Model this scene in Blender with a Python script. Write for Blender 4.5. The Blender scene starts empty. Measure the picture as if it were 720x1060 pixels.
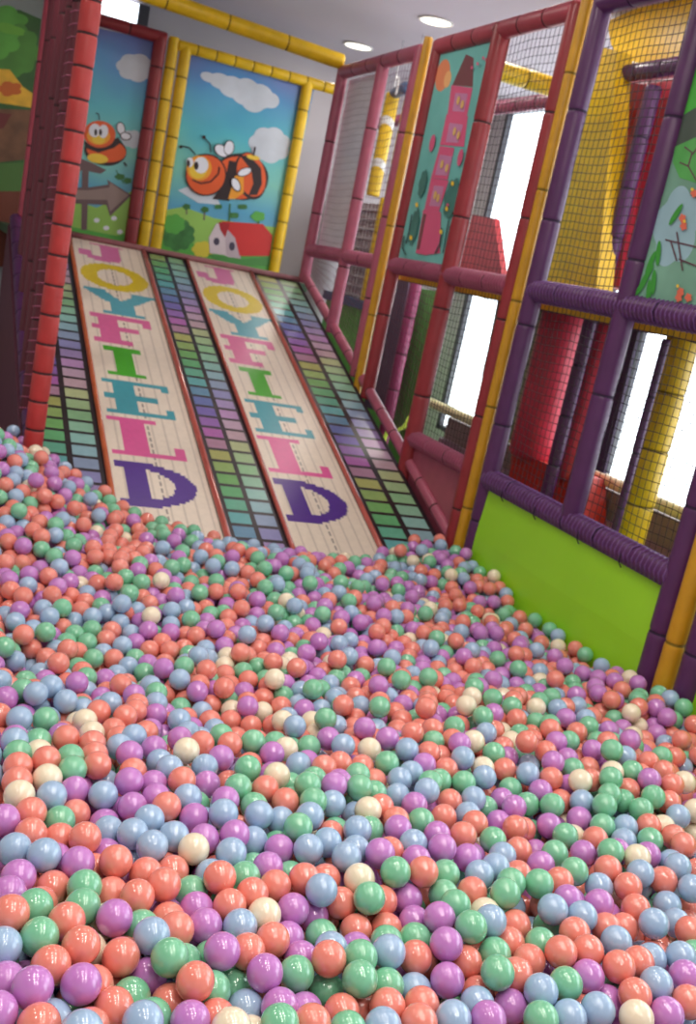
import bpy, math, random
import numpy as np
from mathutils import Vector, Matrix
random.seed(7)
S = bpy.context.scene
COL = S.collection
# ------------------------------------------------------------------ camera
F_PX, PITCH, ROLL, YAW = 1055.9, .22923, .20557, .42641
CAM = Vector((0, 0, 1.8))
W_ = Vector((math.sin(YAW)*math.cos(PITCH), math.cos(YAW)*math.cos(PITCH), -math.sin(PITCH)))
r0 = Vector((math.cos(YAW), -math.sin(YAW), 0)); u0 = r0.cross(W_)
R_ = math.cos(ROLL)*r0 + math.sin(ROLL)*u0
U_ = -math.sin(ROLL)*r0 + math.cos(ROLL)*u0
cd = bpy.data.cameras.new('camera'); cam = bpy.data.objects.new('camera', cd); COL.objects.link(cam)
m3 = Matrix((R_, U_, -W_)).transposed()
cam.matrix_world = Matrix.Translation(CAM) @ m3.to_4x4()
cd.sensor_fit = 'VERTICAL'; cd.sensor_height = 24; cd.sensor_width = 24*720/1060
cd.lens = 24*F_PX/1060; cd.clip_start = .02; cd.clip_end = 100
cd.dof.use_dof = True; cd.dof.focus_distance = 2.1; cd.dof.aperture_fstop = 3.8
S.camera = cam
# ------------------------------------------------------------------ world, exposure
wd = bpy.data.worlds.new('world'); S.world = wd; wd.use_nodes = True
bg = wd.node_tree.nodes['Background']; bg.inputs[0].default_value = (1, .94, .93, 1); bg.inputs[1].default_value = .5
S.view_settings.view_transform = 'Standard'; S.view_settings.look = 'None'
S.view_settings.exposure = -0.12; S.view_settings.gamma = 1
S.view_settings.use_curve_mapping = False
LAMP_W = 11.5

# ------------------------------------------------------------------ helpers
def px(x, y):
    return (x-360)*R_ - (y-530)*U_ + F_PX*W_
def on_x(x, y, X):
    d = px(x, y); return CAM + d*(X/d.x)
def on_y(x, y, Y):
    d = px(x, y); return CAM + d*(Y/d.y)
def to_px(p):
    q = Vector(p)-CAM; z = q.dot(W_)
    return 360+F_PX*q.dot(R_)/z, 530-F_PX*q.dot(U_)/z, z
def lin(c):
    return tuple((v/255/12.92 if v/255 <= .04045 else ((v/255+.055)/1.055)**2.4) for v in c)
MATS = {}
def mat(name, rgb, rough=.45, var=.12, scale=9, bump=.0, spec=.5, emis=0, trans=0, coat=0):
    if name in MATS: return MATS[name]
    m = bpy.data.materials.new(name); m.use_nodes = True; nt = m.node_tree; b = nt.nodes['Principled BSDF']
    c = lin(rgb)
    tc = nt.nodes.new('ShaderNodeTexCoord'); n = nt.nodes.new('ShaderNodeTexNoise'); n.inputs['Scale'].default_value = scale; n.inputs['Detail'].default_value = 3
    nt.links.new(tc.outputs['Object'], n.inputs['Vector'])
    r = nt.nodes.new('ShaderNodeValToRGB')
    r.color_ramp.elements[0].position = .3; r.color_ramp.elements[1].position = .7
    r.color_ramp.elements[0].color = (*[v*(1-var) for v in c], 1); r.color_ramp.elements[1].color = (*[min(1, v*(1+var)) for v in c], 1)
    nt.links.new(n.outputs['Fac'], r.inputs['Fac']); nt.links.new(r.outputs['Color'], b.inputs['Base Color'])
    b.inputs['Roughness'].default_value = rough; b.inputs['Specular IOR Level'].default_value = spec
    if coat: b.inputs['Coat Weight'].default_value = coat; b.inputs['Coat Roughness'].default_value = .06
    if trans: b.inputs['Transmission Weight'].default_value = trans
    if bump:
        bp = nt.nodes.new('ShaderNodeBump'); bp.inputs['Strength'].default_value = bump; bp.inputs['Distance'].default_value = .01
        nt.links.new(n.outputs['Fac'], bp.inputs['Height']); nt.links.new(bp.outputs['Normal'], b.inputs['Normal'])
    if emis:
        nt.links.new(r.outputs['Color'], b.inputs['Emission Color']); b.inputs['Emission Strength'].default_value = emis
    MATS[name] = m; return m
PINK = mat('rose_vinyl', (164, 82, 104), .4, bump=.15)
RED = mat('red_vinyl', (142, 42, 48), .4, bump=.15)
BRED = mat('bright_red_vinyl', (178, 52, 50), .42, bump=.15)
MAROON = mat('maroon_vinyl', (98, 30, 44), .45, bump=.15)
PURPLE = mat('purple_vinyl', (82, 38, 86), .38, bump=.15)
OCHRE = mat('ochre_vinyl', (196, 144, 24), .4, bump=.15)
YELLOW = mat('yellow_vinyl', (226, 184, 20), .4, bump=.15)
SEAM = mat('dark_seam_cloth', (60, 30, 34), .8)  # dark joint colour where the padding sleeves meet
SEAMY = mat('olive_seam', (120, 95, 12), .8)
SEAMP = mat('dark_violet_seam', (40, 20, 50), .8)
LIME = mat('lime_vinyl', (152, 216, 36), .38, var=.06, scale=2, bump=.1)
NETD = mat('black_net_cord', (48, 38, 46), .8)
NETM = mat('maroon_net_cord', (96, 40, 58), .7)
NETW = mat('pale_net_cord', (150, 140, 150), .7)
CORDP = mat('violet_lacing_cord', (104, 66, 122), .5)
CORDR = mat('rose_lacing_cord', (160, 84, 110), .5)
CREAM = mat('cream_vinyl', (232, 222, 190), .35)
GREY = mat('grey_wall_paint', (170, 162, 165), .8, var=.04, scale=2)
CEIL = mat('ceiling_paint', (186, 176, 184), .85, var=.03, scale=1)
FLOORM = mat('grey_floor', (130, 120, 120), .6, var=.1, scale=3)

class MB:
    def __init__(s): s.v = []; s.f = []; s.m = []; s.mats = []; s.sm = []
    def mi(s, m):
        if m not in s.mats: s.mats.append(m)
        return s.mats.index(m)
    def face(s, idx, m, smooth=False): s.f.append(idx); s.m.append(s.mi(m)); s.sm.append(smooth)
    def box(s, c, size, m, ax=None):
        c = Vector(c); ax = ax or (Vector((1, 0, 0)), Vector((0, 1, 0)), Vector((0, 0, 1)))
        b = len(s.v)
        for i in (-.5, .5):
            for j in (-.5, .5):
                for k in (-.5, .5): s.v.append(c+ax[0]*i*size[0]+ax[1]*j*size[1]+ax[2]*k*size[2])
        for q in ((0, 1, 3, 2), (4, 6, 7, 5), (0, 4, 5, 1), (2, 3, 7, 6), (0, 2, 6, 4), (1, 5, 7, 3)): s.face([b+i for i in q], m)
    def tube(s, pts, r, m, seg=12, rs=None, ms=None, cap=True):
        pts = [Vector(p) for p in pts]; n = len(pts); b = len(s.v)
        up = None
        for i, p in enumerate(pts):
            t = (pts[min(i+1, n-1)]-pts[max(i-1, 0)]).normalized()
            if up is None:
                up = Vector((0, 0, 1)) if abs(t.z) < .9 else Vector((1, 0, 0))
            a = (up - t*up.dot(t)).normalized(); up = a; c = t.cross(a)
            rr = rs[i] if rs else r
            for k in range(seg):
                th = 2*math.pi*k/seg; s.v.append(p+(a*math.cos(th)+c*math.sin(th))*rr)
        for i in range(n-1):
            mm = ms[i] if ms else m
            for k in range(seg):
                k2 = (k+1) % seg
                s.face([b+i*seg+k, b+i*seg+k2, b+(i+1)*seg+k2, b+(i+1)*seg+k], mm, True)
        if cap:
            s.face([b+k for k in range(seg)][::-1], ms[0] if ms else m); s.face([b+(n-1)*seg+k for k in range(seg)], ms[-1] if ms else m)
    def slab(s, pts, thick, m, me=None):      # polygon + extrusion vector
        pts = [Vector(p) for p in pts]; b = len(s.v); n = len(pts); th = Vector(thick)
        s.v += pts + [p+th for p in pts]
        s.face(list(range(b, b+n)), m); s.face(list(range(b+n, b+2*n))[::-1], m)
        for i in range(n): j = (i+1) % n; s.face([b+i, b+n+i, b+n+j, b+j], me or m)
    def poly(s, pts, m):
        b = len(s.v); s.v += [Vector(p) for p in pts]; s.face(list(range(b, b+len(pts))), m)
    def build(s, name, parent=None, **kw):
        me = bpy.data.meshes.new(name)
        org = Vector((0, 0, 0))
        if parent is None and s.v:
            lo = Vector([min(v[i] for v in s.v) for i in range(3)]); hi = Vector([max(v[i] for v in s.v) for i in range(3)])
            org = Vector(((lo.x+hi.x)/2, (lo.y+hi.y)/2, lo.z))
        elif parent is not None: org = parent.location
        me.from_pydata([tuple(v-org) for v in s.v], [], s.f)
        for m in s.mats: me.materials.append(m)
        me.polygons.foreach_set('material_index', s.m); me.polygons.foreach_set('use_smooth', s.sm); me.update()
        o = bpy.data.objects.new(name, me); COL.objects.link(o)
        if parent is not None: o.parent = parent
        else: o.location = org
        for k, v in kw.items():
            if v: o[k] = v
        return o
def tag(o, label, cat, group=None, kind=None):
    o['label'] = label; o['category'] = cat
    if group: o['group'] = group
    if kind: o['kind'] = kind
    return o
def structure(o, label=None):
    o['kind'] = 'structure'
    if label: o['label'] = label
    return o
def empty(name, loc):
    o = bpy.data.objects.new(name, None); o.location = loc; COL.objects.link(o); o.empty_display_size = .1; return o

def padded(name, p0, p1, r, m, seam, step, label, cat, group=None, lace=None, lpitch=.03):
    """foam-sleeved pipe: seams where the sleeves meet, optional cord laced round it"""
    p0 = Vector(p0); p1 = Vector(p1); L = (p1-p0).length; t = (p1-p0)/L
    b = MB(); pts = []; rs = []; ms = []
    n = max(1, round(L/step)); st = L/n
    pts.append(p0); rs.append(r*.86)
    for i in range(n):
        a = i*st; e = (i+1)*st
        for q, rr in ((a+.006, r*.97), (a+.02, r), (e-.02, r), (e-.006, r*.97)):
            pts.append(p0+t*q); rs.append(rr); ms.append(m)
        if i < n-1: pts.append(p0+t*e); rs.append(r*.9); ms.append(seam)
        else: pts.append(p1); rs.append(r*.86); ms.append(m)
    for i in range(len(ms)):
        mid = ((pts[i]+pts[i+1])/2-p0).length; k = mid/st
        near = abs(k-round(k))*st
        ms[i] = seam if (near < .005 and .01 < mid < L-.01) else m
    b.tube(pts, r, m, 16, rs, ms)
    o = b.build(name)
    tag(o, label, cat, group)
    if lace:
        c = MB(); sp = []; nn = int(L/lpitch); a0 = Vector((0, 0, 1)) if abs(t.z) < .9 else Vector((1, 0, 0)); a0 = (a0-t*a0.dot(t)).normalized(); c0 = t.cross(a0)
        for i in range(nn*8+1):
            th = i/8*2*math.pi; sp.append(p0+t*(i/8*lpitch+.01)+(a0*math.cos(th)+c0*math.sin(th))*(r+.002))
        c.tube([p-o.location for p in sp], .0045, lace, 5)
        q = c.build('lacing_cord'); q.location = (0, 0, 0)
        # rebuild in local space
        me = q.data; off = Vector(q.location)
        lo = [min(p[i] for p in c.v) for i in range(3)]; hi = [max(p[i] for p in c.v) for i in range(3)]
        org = Vector(((lo[0]+hi[0])/2, (lo[1]+hi[1])/2, lo[2])); q.location = org; q.parent = o
        q['label'] = 'thin cord wound round the padded pipe'
    return o

def net(corners, cell, r, m, label, group=None, sag=.0):
    """square-mesh net filling a quad a,b,c,d (a-b bottom, d-c top)"""
    a, b, c, d = [Vector(p) for p in corners]; mb = MB()
    w = ((b-a).length+(c-d).length)/2; h = ((d-a).length+(c-b).length)/2
    nu = max(2, round(w/cell)); nv = max(2, round(h/cell)); nrm = (b-a).cross(d-a).normalized()
    def P(u, v):
        p = (a*(1-u)+b*u)*(1-v)+(d*(1-u)+c*u)*v
        return p + nrm*sag*math.sin(math.pi*u)*math.sin(math.pi*v) + (b-a).normalized()*.006*math.sin(9*v+3*u) + Vector((0, 0, .006*math.sin(8*u+5*v)))
    K = 6
    for i in range(nu+1): mb.tube([P(i/nu, k/K) for k in range(K+1)], r, m, 4, cap=False)
    for j in range(nv+1): mb.tube([P(k/K, j/nv) for k in range(K+1)], r, m, 4, cap=False)
    o = mb.build('safety_net'); return tag(o, label, 'net', group)

# ------------------------------------------------------------------ the setting
def room():
    b = MB(); b.box((2, 5, -.05), (12, 14, .1), FLOORM); structure(b.build('floor'))
    b = MB(); b.box((2, 5, 3.85), (12, 14, .1), CEIL); structure(b.build('ceiling'))
    b = MB(); b.box((2, 10.65, 1.9), (12, .1, 3.8), GREY); structure(b.build('wall_back'))
    # right wall with window openings
    b = MB(); X = 5.4
    b.box((X+.05, 5, .15), (.1, 14, .3), GREY); b.box((X+.05, 5, 3.76), (.1, 14, .08), GREY)
    for y in (-1.6, 1.4, 4.4, 7.7, 10.9): b.box((X+.05, y if y < 10 else 10.78, 2.01), (.1, .3 if y < 10 else 1.5, 3.42), mat('dark_pillar_paint', (60, 58, 66), .5) if y < 10 else GREY)
    structure(b.build('wall_right'))
    wh = mat('overexposed_daylight_glass', (226, 236, 250), .2, var=.16, scale=1.3, emis=4.5)
    fr = mat('dark_window_frame', (52, 50, 58), .4)
    for k, (y, wdt) in enumerate(((-.1, 2.7), (2.9, 2.7), (6.05, 3.0), (8.94, 2.18))):
        b = MB(); b.box((X+.07, y, 2.01), (.01, wdt-.06, 3.38), wh); p = b.build('window_%d' % (k+1)); structure(p)
        g = MB()
        for yy in (y-wdt/2+.03, y+wdt/2-.03): g.box((X+.03, yy, 2.01), (.06, .06, 3.42), fr)
        for zz in (.33, 3.69): g.box((X+.03, y, zz), (.06, wdt, .05), fr)
        g.box((X+.03, y-.75 if k > 2 else y+.9, 2.01), (.05, .04, 3.42), fr); q = g.build('window_frame'); q.parent = p; q.location = q.location-p.location
    # small high window on the far wall, seen at the top left
    a = on_y(104, -30, 10.55); c = on_y(141, 27, 10.55)
    b = MB(); b.box(((a.x+c.x)/2, 10.58, (c.z+3.78)/2), (c.x-a.x, .02, 3.78-c.z), wh); p = structure(b.build('window_6'))
    g = MB(); g.box((c.x+.05, 10.56, (c.z+3.78)/2), (.1, .05, 3.78-c.z), fr); q = g.build('window_frame'); q.parent = p; q.location = q.location-p.location
room()

def ceiling_light(x, y, label):
    rt = empty('ceiling_light', (x, y, 3.8)); tag(rt, label, 'lamp', 'round ceiling downlights')
    g = MB(); n = 32
    rim = mat('white_lamp_rim', (235, 232, 225), .4)
    prof = [(.125, 0), (.14, -.004), (.142, -.012), (.125, -.016), (.118, -.010)]
    for k in range(n):
        a = 2*math.pi*k/n; a2 = 2*math.pi*(k+1)/n
        for (ra, za), (rb, zb) in zip(prof, prof[1:]):
            g.poly([(ra*math.cos(a), ra*math.sin(a), za), (ra*math.cos(a2), ra*math.sin(a2), za), (rb*math.cos(a2), rb*math.sin(a2), zb), (rb*math.cos(a), rb*math.sin(a), zb)], rim)
    me = g
    o = bpy.data.meshes.new('trim_ring'); o.from_pydata([tuple(v) for v in g.v], [], g.f); o.materials.append(rim)
    q = bpy.data.objects.new('trim_ring', o); COL.objects.link(q); q.parent = rt
    o = bpy.data.meshes.new('diffuser'); o.from_pydata([(.12*math.cos(2*math.pi*k/n), .12*math.sin(2*math.pi*k/n), -.009) for k in range(n)], [], [list(range(n))[::-1]])
    o.materials.append(mat('lit_diffuser', (255, 246, 226), .5, var=0, emis=4)); q = bpy.data.objects.new('diffuser', o); COL.objects.link(q); q.parent = rt
    L = bpy.data.lights.new('lamp_glow', 'AREA'); L.shape = 'DISK'; L.size = .24; L.energy = LAMP_W; L.color = (1, .93, .84)
    lo = bpy.data.objects.new('lamp_glow', L); COL.objects.link(lo); lo.parent = rt; lo.location = (0, 0, -.02)
seenl = {(3.5, 9.62): 'round ceiling downlight farther back, left of the two bright ones',
         (3.5, 7.97): 'round ceiling downlight nearer the front, right of the two bright ones',
         (3.5, 6.32): 'round ceiling downlight behind the top red rail near the yellow post',
         (3.5, 11.27): 'round ceiling downlight deepest in the room behind the long yellow beam'}
LAMPS = [(3.5, 7.97), (3.5, 9.62), (3.5, 6.32), (-1.0, 4.6), (1.85, 4.6), (1.85, 6.4), (0, 6.4), (3.5, 4.6), (3.5, 2.9), (3.5, 1.2), (4.75, 3.4), (4.75, 5.6), (4.75, 8.6), (-1.0, 2.9), (-1.0, 1.2)]  # far-right lamps are added to brighten the bays behind the frame
LAMPS += [(x, y) for x in (.45, 1.4) for y in (-.75, .1, .95, 1.8, 2.65)]
for x, y in LAMPS:
    ceiling_light(x, y, seenl.get((x, y), 'round ceiling downlight above the ball pit, or added to light the bays behind the frame'))

# ------------------------------------------------------------------ right-hand frame (plane X = 2.9)
XR = 2.9; ZT, ZM, ZB = 3.28, 1.885, .87
SLB = (-.185+1.28)/(8.2-5.25)
def slz(y): return 1.8-.185+SLB*(y-8.2)
P = dict(P0=8.2, P1=7.37, P2p=6.74, P2y=6.62, P2r=6.47, P3=5.65, P4r=4.885, P4y=4.78, P4p=4.665, P5=3.88, P6p=3.10, P6y=2.99, P6q=2.88)
def post(y, z0, r, m, seam, label, z1=ZT+.03, x=XR, step=.55, **k):
    return padded('padded_post', (x, y, z0), (x, y, z1), r, m, seam, step, label, 'post', 'padded posts of the play frame', **k)
def rail(y0, z0, y1, z1, r, m, seam, label, x=XR, x1=None, step=.27, **k):
    return padded('padded_rail', (x, y0, z0), (x if x1 is None else x1, y1, z1), r, m, seam, step, label, 'rail', 'padded rails of the play frame', **k)
post(P['P0'], slz(8.2), .046, PINK, SEAM, 'rose padded corner post at the top of the slides, beside the grey wall')
post(P['P1'], slz(7.37), .046, PINK, SEAM, 'rose padded post between the white net panel and the yellow rollers')
post(P['P2p'], slz(6.74), .046, PINK, SEAM, 'rose padded post touching the left side of the farther yellow post')
post(P['P2y'], slz(6.6)-.1, .03, OCHRE, SEAMY, 'yellow padded post between a rose and a dark red post, left of the tower poster', z1=ZT+.07, x=XR-.02)
post(P['P2r'], slz(6.45), .046, RED, SEAM, 'dark red padded post along the left edge of the tower poster')
post(P['P3'], .6, .055, RED, SEAM, 'dark red padded post between the tower poster and the netted window')
post(P['P4r'], .1, .05, RED, SEAM, 'dark red padded post left of the nearer yellow post beside the purple frame')
post(P['P4y'], .1, .032, OCHRE, SEAMY, 'yellow padded post squeezed between dark red and purple posts in the middle of the frame', z1=ZT+.25, x=XR-.02)
post(P['P4p'], .1, .05, PURPLE, SEAMP, 'purple padded post at the left end of the purple frame')
post(P['P5'], ZB, .052, PURPLE, SEAMP, 'purple padded post between the red panels and the forest poster')
post(P['P6p'], .1, .052, PURPLE, SEAMP, 'purple padded post rising from the balls at the right end of the lime wall')
post(P['P6y'], .1, .04, OCHRE, SEAMY, 'yellow padded post rising from the balls at the right edge of the picture', x=XR-.02)
post(P['P6q'], .1, .05, PURPLE, SEAMP, 'purple padded post at the far right edge, right of the yellow post')
# top rails
rail(P['P0'], ZT, P['P2p'], ZT, .05, PINK, SEAM, 'rose top rail over the white net panel and the yellow rollers')
rail(P['P2r'], ZT, P['P4r'], ZT, .052, mat('rusty_red_vinyl', (164, 66, 80), .42, bump=.15), SEAM, 'red top rail over the tower poster and netted window')
rail(P['P4p'], ZT, P['P6p'], ZT, .055, PURPLE, SEAMP, 'dark purple top rail over the yellow board and forest poster')
# middle rails, laced
rail(P['P0'], ZM, P['P2p'], ZM, .048, PINK, SEAM, 'rose laced middle rail below the white net panel', lace=CORDR)
rail(P['P2r'], ZM, P['P4r'], ZM, .052, mat('plum_vinyl', (134, 54, 82), .4, bump=.15), SEAM, 'plum laced middle rail below the tower poster', lace=CORDR)
rail(P['P4p'], ZM, P['P6p'], ZM, .054, PURPLE, SEAMP, 'purple laced middle rail below the forest poster', lace=CORDP)
# bottom rails
rail(P['P3'], ZB, P['P4r'], ZB, .05, mat('plum_vinyl', (134, 54, 82)), SEAM, 'plum laced bottom rail left of the purple frame', lace=CORDR)
rail(P['P4p'], ZB, P['P6p'], ZB, .056, PURPLE, SEAMP, 'purple laced bottom rail on top of the lime wall', lace=CORDP)
# sloping rail beside the slide
rail(8.2, slz(8.2)+.06, 4.92, slz(4.92)+.06, .036, PINK, SEAM, 'rose sloping rail along the right edge of the slides')
# lime wall, maroon panel
def panel(name, pts, th, m, label, cat, group=None, me=None):
    b = MB(); b.slab(pts, th, m, me); return tag(b.build(name), label, cat, group)
b = MB()
ys = np.linspace(P['P4p']-.03, P['P6p']+.03, 30)
for i in range(29):
    o0 = .012*math.sin(math.pi*i/29); o1 = .012*math.sin(math.pi*(i+1)/29)
    for z0, z1 in ((0, .28), (.28, .56), (.56, ZB-.02)):
        f0 = .02*math.sin(math.pi*z0/ZB); f1 = .02*math.sin(math.pi*z1/ZB)
        k = len(b.v)
        b.v += [Vector((XR-.01-o0-f0, ys[i], z0)), Vector((XR-.01-o1-f0, ys[i+1], z0)), Vector((XR-.01-o1-f1, ys[i+1], z1)), Vector((XR-.01-o0-f1, ys[i], z1))]
        b.face([k, k+1, k+2, k+3], LIME, True)
b.box((XR+.03, (ys[0]+ys[-1])/2, (ZB-.02)/2), (.06, ys[0]-ys[-1], ZB-.02), LIME)
tag(b.build('padded_wall'), 'lime green padded wall between the balls and the purple bottom rail', 'wall padding')
panel('padded_wall', [(XR, 2.84, 0), (XR, .6, 0), (XR, .6, ZB), (XR, 2.84, ZB)], (.06, 0, 0), LIME, 'lime green padded wall right of the last purple post', 'wall padding')
panel('padded_wall', [(XR, 5.6, 0), (XR, 4.92, 0), (XR, 4.92, ZB-.03), (XR, 5.6, ZB-.03)], (.06, 0, 0), mat('dusky_rose_vinyl', (158, 78, 96), .4), 'dusky rose padded panel beside the foot of the rightmost slide', 'wall padding')
# small tie straps poking below the purple rail
for i, y in enumerate((4.42, 4.1, 3.72, 3.4)):
    b = MB(); b.tube([(XR-.06, y, ZB+.0), (XR-.058, y, ZB-.04), (XR-.04, y, ZB-.062)], .003, SEAMP, 6)
    tag(b.build('cable_tie'), 'dark cable tie hanging from the purple bottom rail, %s from the left' % ('first', 'second', 'third', 'fourth')[i], 'cable tie', 'cable ties under the purple rail')

# nets in the bays
def bay(y0, y1, z0, z1, cell, r, m, label, z0b=None, x=XR+.03):
    return net([(x, y0, z0), (x, y1, z0 if z0b is None else z0b), (x, y1, z1), (x, y0, z1)], cell, r, m, label, 'nets of the play frame')
e = .045
bay(8.2-e, 7.37+e, ZM+.04, ZT-.04, .05, .0016, NETW, 'fine net over the whitish upper panel at the far end of the frame')
bay(7.37-e, 6.74+e, ZM+.04, ZT-.04, .05, .0016, NETM, 'fine net in front of the two yellow rollers')
bay(5.65-e, 4.885+e, ZM+.04, ZT-.04, .045, .0016, NETD, 'net in front of the upper bright window, right of the tower poster')
bay(4.665-e, 3.88+e, ZM+.04, ZT-.04, .04, .002, NETD, 'black net in front of the yellow board and red panels')
bay(8.2-e, 7.37+e, slz(8.2)+.1, ZM-.04, .05, .0016, NETM, 'fine net in the lowest far bay beside the slide top', z0b=slz(7.37)+.1)
bay(7.37-e, 6.74+e, slz(7.37)+.1, ZM-.04, .05, .0016, NETM, 'fine net before the green board beside the slide', z0b=slz(6.74)+.1)
bay(6.47-e, 5.65+e, slz(6.45)+.1, ZM-.05, .045, .0016, NETM, 'net below the tower poster', z0b=slz(5.65)+.1)
bay(5.65-e, 4.885+e, ZB+.04, ZM-.05, .04, .0018, NETD, 'net in front of the lower bright window and grey roller')
bay(4.665-e, 3.88+e, ZB+.04, ZM-.05, .04, .0018, NETD, 'black net over the red roller in the left half of the purple frame')
bay(3.88-e, 3.10+e, ZB+.04, ZM-.05, .04, .0018, NETD, 'black net over the yellow post in the right half of the purple frame')

# ------------------------------------------------------------------ flat printed posters
class Art:
    def __init__(s, axis, d): s.b = MB(); s.axis = axis; s.d = d; s.k = 0
    def at(s, x, y):
        dd = s.d-.0004*s.k
        return on_x(x, y, dd) if s.axis == 'x' else on_y(x, y, dd)
    def poly(s, pts, m): s.k += 1; s.b.poly([s.at(*p) for p in pts], m)
    def ell(s, cx, cy, rx, ry, m, rot=0, a0=0, a1=360, n=28):
        c, q = math.cos(math.radians(rot)), math.sin(math.radians(rot)); pts = []
        for i in range(n):
            t = math.radians(a0+(a1-a0)*i/(n-1 if a1-a0 < 360 else n)); u, v = rx*math.cos(t), ry*math.sin(t)
            pts.append((cx+u*c-v*q, cy+u*q+v*c))
        s.poly(pts, m)
    def line(s, pts, w, m):
        s.k += 1
        for (x0, y0), (x1, y1) in zip(pts, pts[1:]):
            L = math.hypot(x1-x0, y1-y0) or 1; nx, ny = -(y1-y0)/L*w/2, (x1-x0)/L*w/2
            s.b.poly([s.at(x0+nx, y0+ny), s.at(x1+nx, y1+ny), s.at(x1-nx, y1-ny), s.at(x0-nx, y0-ny)], m)
    def blob(s, cx, cy, rx, ry, m, lobes=7, amp=.12, rot=0, ph=0):
        pts = []
        c, q = math.cos(math.radians(rot)), math.sin(math.radians(rot))
        for i in range(56):
            t = 2*math.pi*i/56; k = 1+amp*abs(math.sin(lobes*t/2+ph))-amp/2
            u, v = rx*k*math.cos(t), ry*k*math.sin(t); pts.append((cx+u*c-v*q, cy+u*q+v*c))
        s.poly(pts, m)
    def back(s, pts, th, m):      # the board itself
        s.b.slab([s.at(*p) for p in pts], th, m)
def pm(name, rgb, **k): return mat('print_'+name, rgb, .45, var=k.pop('var', .05), scale=k.pop('scale', 4), **k)
def sky_print(name, cols, axis_z=(1.6, 3.3)):
    m = bpy.data.materials.new(name); m.use_nodes = True; nt = m.node_tree; b = nt.nodes['Principled BSDF']; b.inputs['Roughness'].default_value = .35
    g = nt.nodes.new('ShaderNodeNewGeometry'); sx = nt.nodes.new('ShaderNodeSeparateXYZ'); mr = nt.nodes.new('ShaderNodeMapRange')
    nz = nt.nodes.new('ShaderNodeTexNoise'); nz.inputs['Scale'].default_value = 1.7; ad = nt.nodes.new('ShaderNodeMath'); ad.operation = 'MULTIPLY_ADD'; ad.inputs[1].default_value = .5
    mr.inputs['From Min'].default_value = axis_z[0]+.25; mr.inputs['From Max'].default_value = axis_z[1]+.25
    r = nt.nodes.new('ShaderNodeValToRGB'); cr = r.color_ramp
    while len(cr.elements) < len(cols): cr.elements.new(.5)
    for i, (p, c) in enumerate(cols): cr.elements[i].position = p; cr.elements[i].color = (*lin(c), 1)
    L = nt.links.new
    L(g.outputs['Position'], sx.inputs[0]); L(g.outputs['Position'], nz.inputs['Vector']); L(nz.outputs['Fac'], ad.inputs[0]); L(sx.outputs['Z'], ad.inputs[2])
    L(ad.outputs[0], mr.inputs['Value']); L(mr.outputs[0], r.inputs['Fac']); L(r.outputs[0], b.inputs['Base Color'])
    return m
SKY = sky_print('print_painted_sky', [(0, (120, 175, 190)), (.25, (90, 165, 200)), (.45, (130, 205, 190)), (.65, (90, 190, 205)), (.85, (80, 150, 205)), (1, (110, 120, 190))])
WHITE = pm('white', (232, 232, 240)); CLOUD = pm('cloud', (205, 212, 222), var=.1)
BLACK = pm('black', (42, 20, 22)); ORANGE = pm('orange', (228, 92, 36)); ORY = pm('amber', (240, 160, 40)); YEL = pm('bee_yellow', (240, 200, 60))
GRN = pm('grass', (88, 170, 70)); DGRN = pm('bush', (60, 120, 60), var=.25, scale=12); LGRN = pm('light_grass', (150, 195, 90)); ROOFR = pm('roof_red', (205, 40, 36)); HOUSE = pm('house_wall', (214, 196, 200)); WIN = pm('house_window', (70, 60, 80))
TAN = pm('signboard', (150, 128, 122), var=.1); TAND = pm('signboard_dark', (110, 86, 88))

# bee poster, inside the yellow frame
YB = 9.2
A = Art('y', YB)
A.back([(190, 52), (326, 88), (284, 286), (158, 266)], (0, .03, 0), SKY)
A.poly([(190, 52), (326, 88), (284, 286), (158, 266)], SKY)
for c_ in ((216, 80, 9, 5), (228, 84, 12, 8), (240, 90, 14, 11), (254, 95, 15, 14), (268, 100, 15, 13), (280, 104, 9, 8), (262, 107, 12, 9)): A.ell(*c_, CLOUD, 20)
A.blob(279, 150, 21, 18, CLOUD, 7, .12, 10)
A.poly([(184, 197), (200, 191), (222, 200), (228, 212), (205, 210)], CLOUD)
A.poly([(168, 218), (190, 214), (222, 226), (254, 232), (295, 236), (284, 286), (158, 266)], LGRN)
A.poly([(163, 236), (200, 252), (240, 262), (289, 262), (284, 286), (158, 266)], GRN)
A.blob(184, 243, 17, 16, DGRN, 9, .15, 0); A.blob(180, 232, 11, 10, GRN, 7, .15)
A.blob(210, 258, 11, 8, pm('yellow_bush', (214, 196, 60)), 7, .15)
A.line([(193, 222), (193, 214)], 1.5, TAND); A.blob(193, 214, 4, 3, DGRN, 5, .2)
A.line([(211, 228), (212, 216)], 1.5, TAND); A.blob(212, 217, 4, 3, DGRN, 5, .2)
A.line([(237, 231), (238, 211)], 1.5, DGRN); A.blob(226, 214, 4, 2.5, DGRN, 4, .2); A.blob(251, 214, 5, 2.5, DGRN, 4, .2); A.blob(242, 223, 5, 3, DGRN, 4, .2)
A.line([(267, 234), (268, 222)], 2, DGRN); A.blob(267, 224, 7, 5, GRN, 5, .2)
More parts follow.
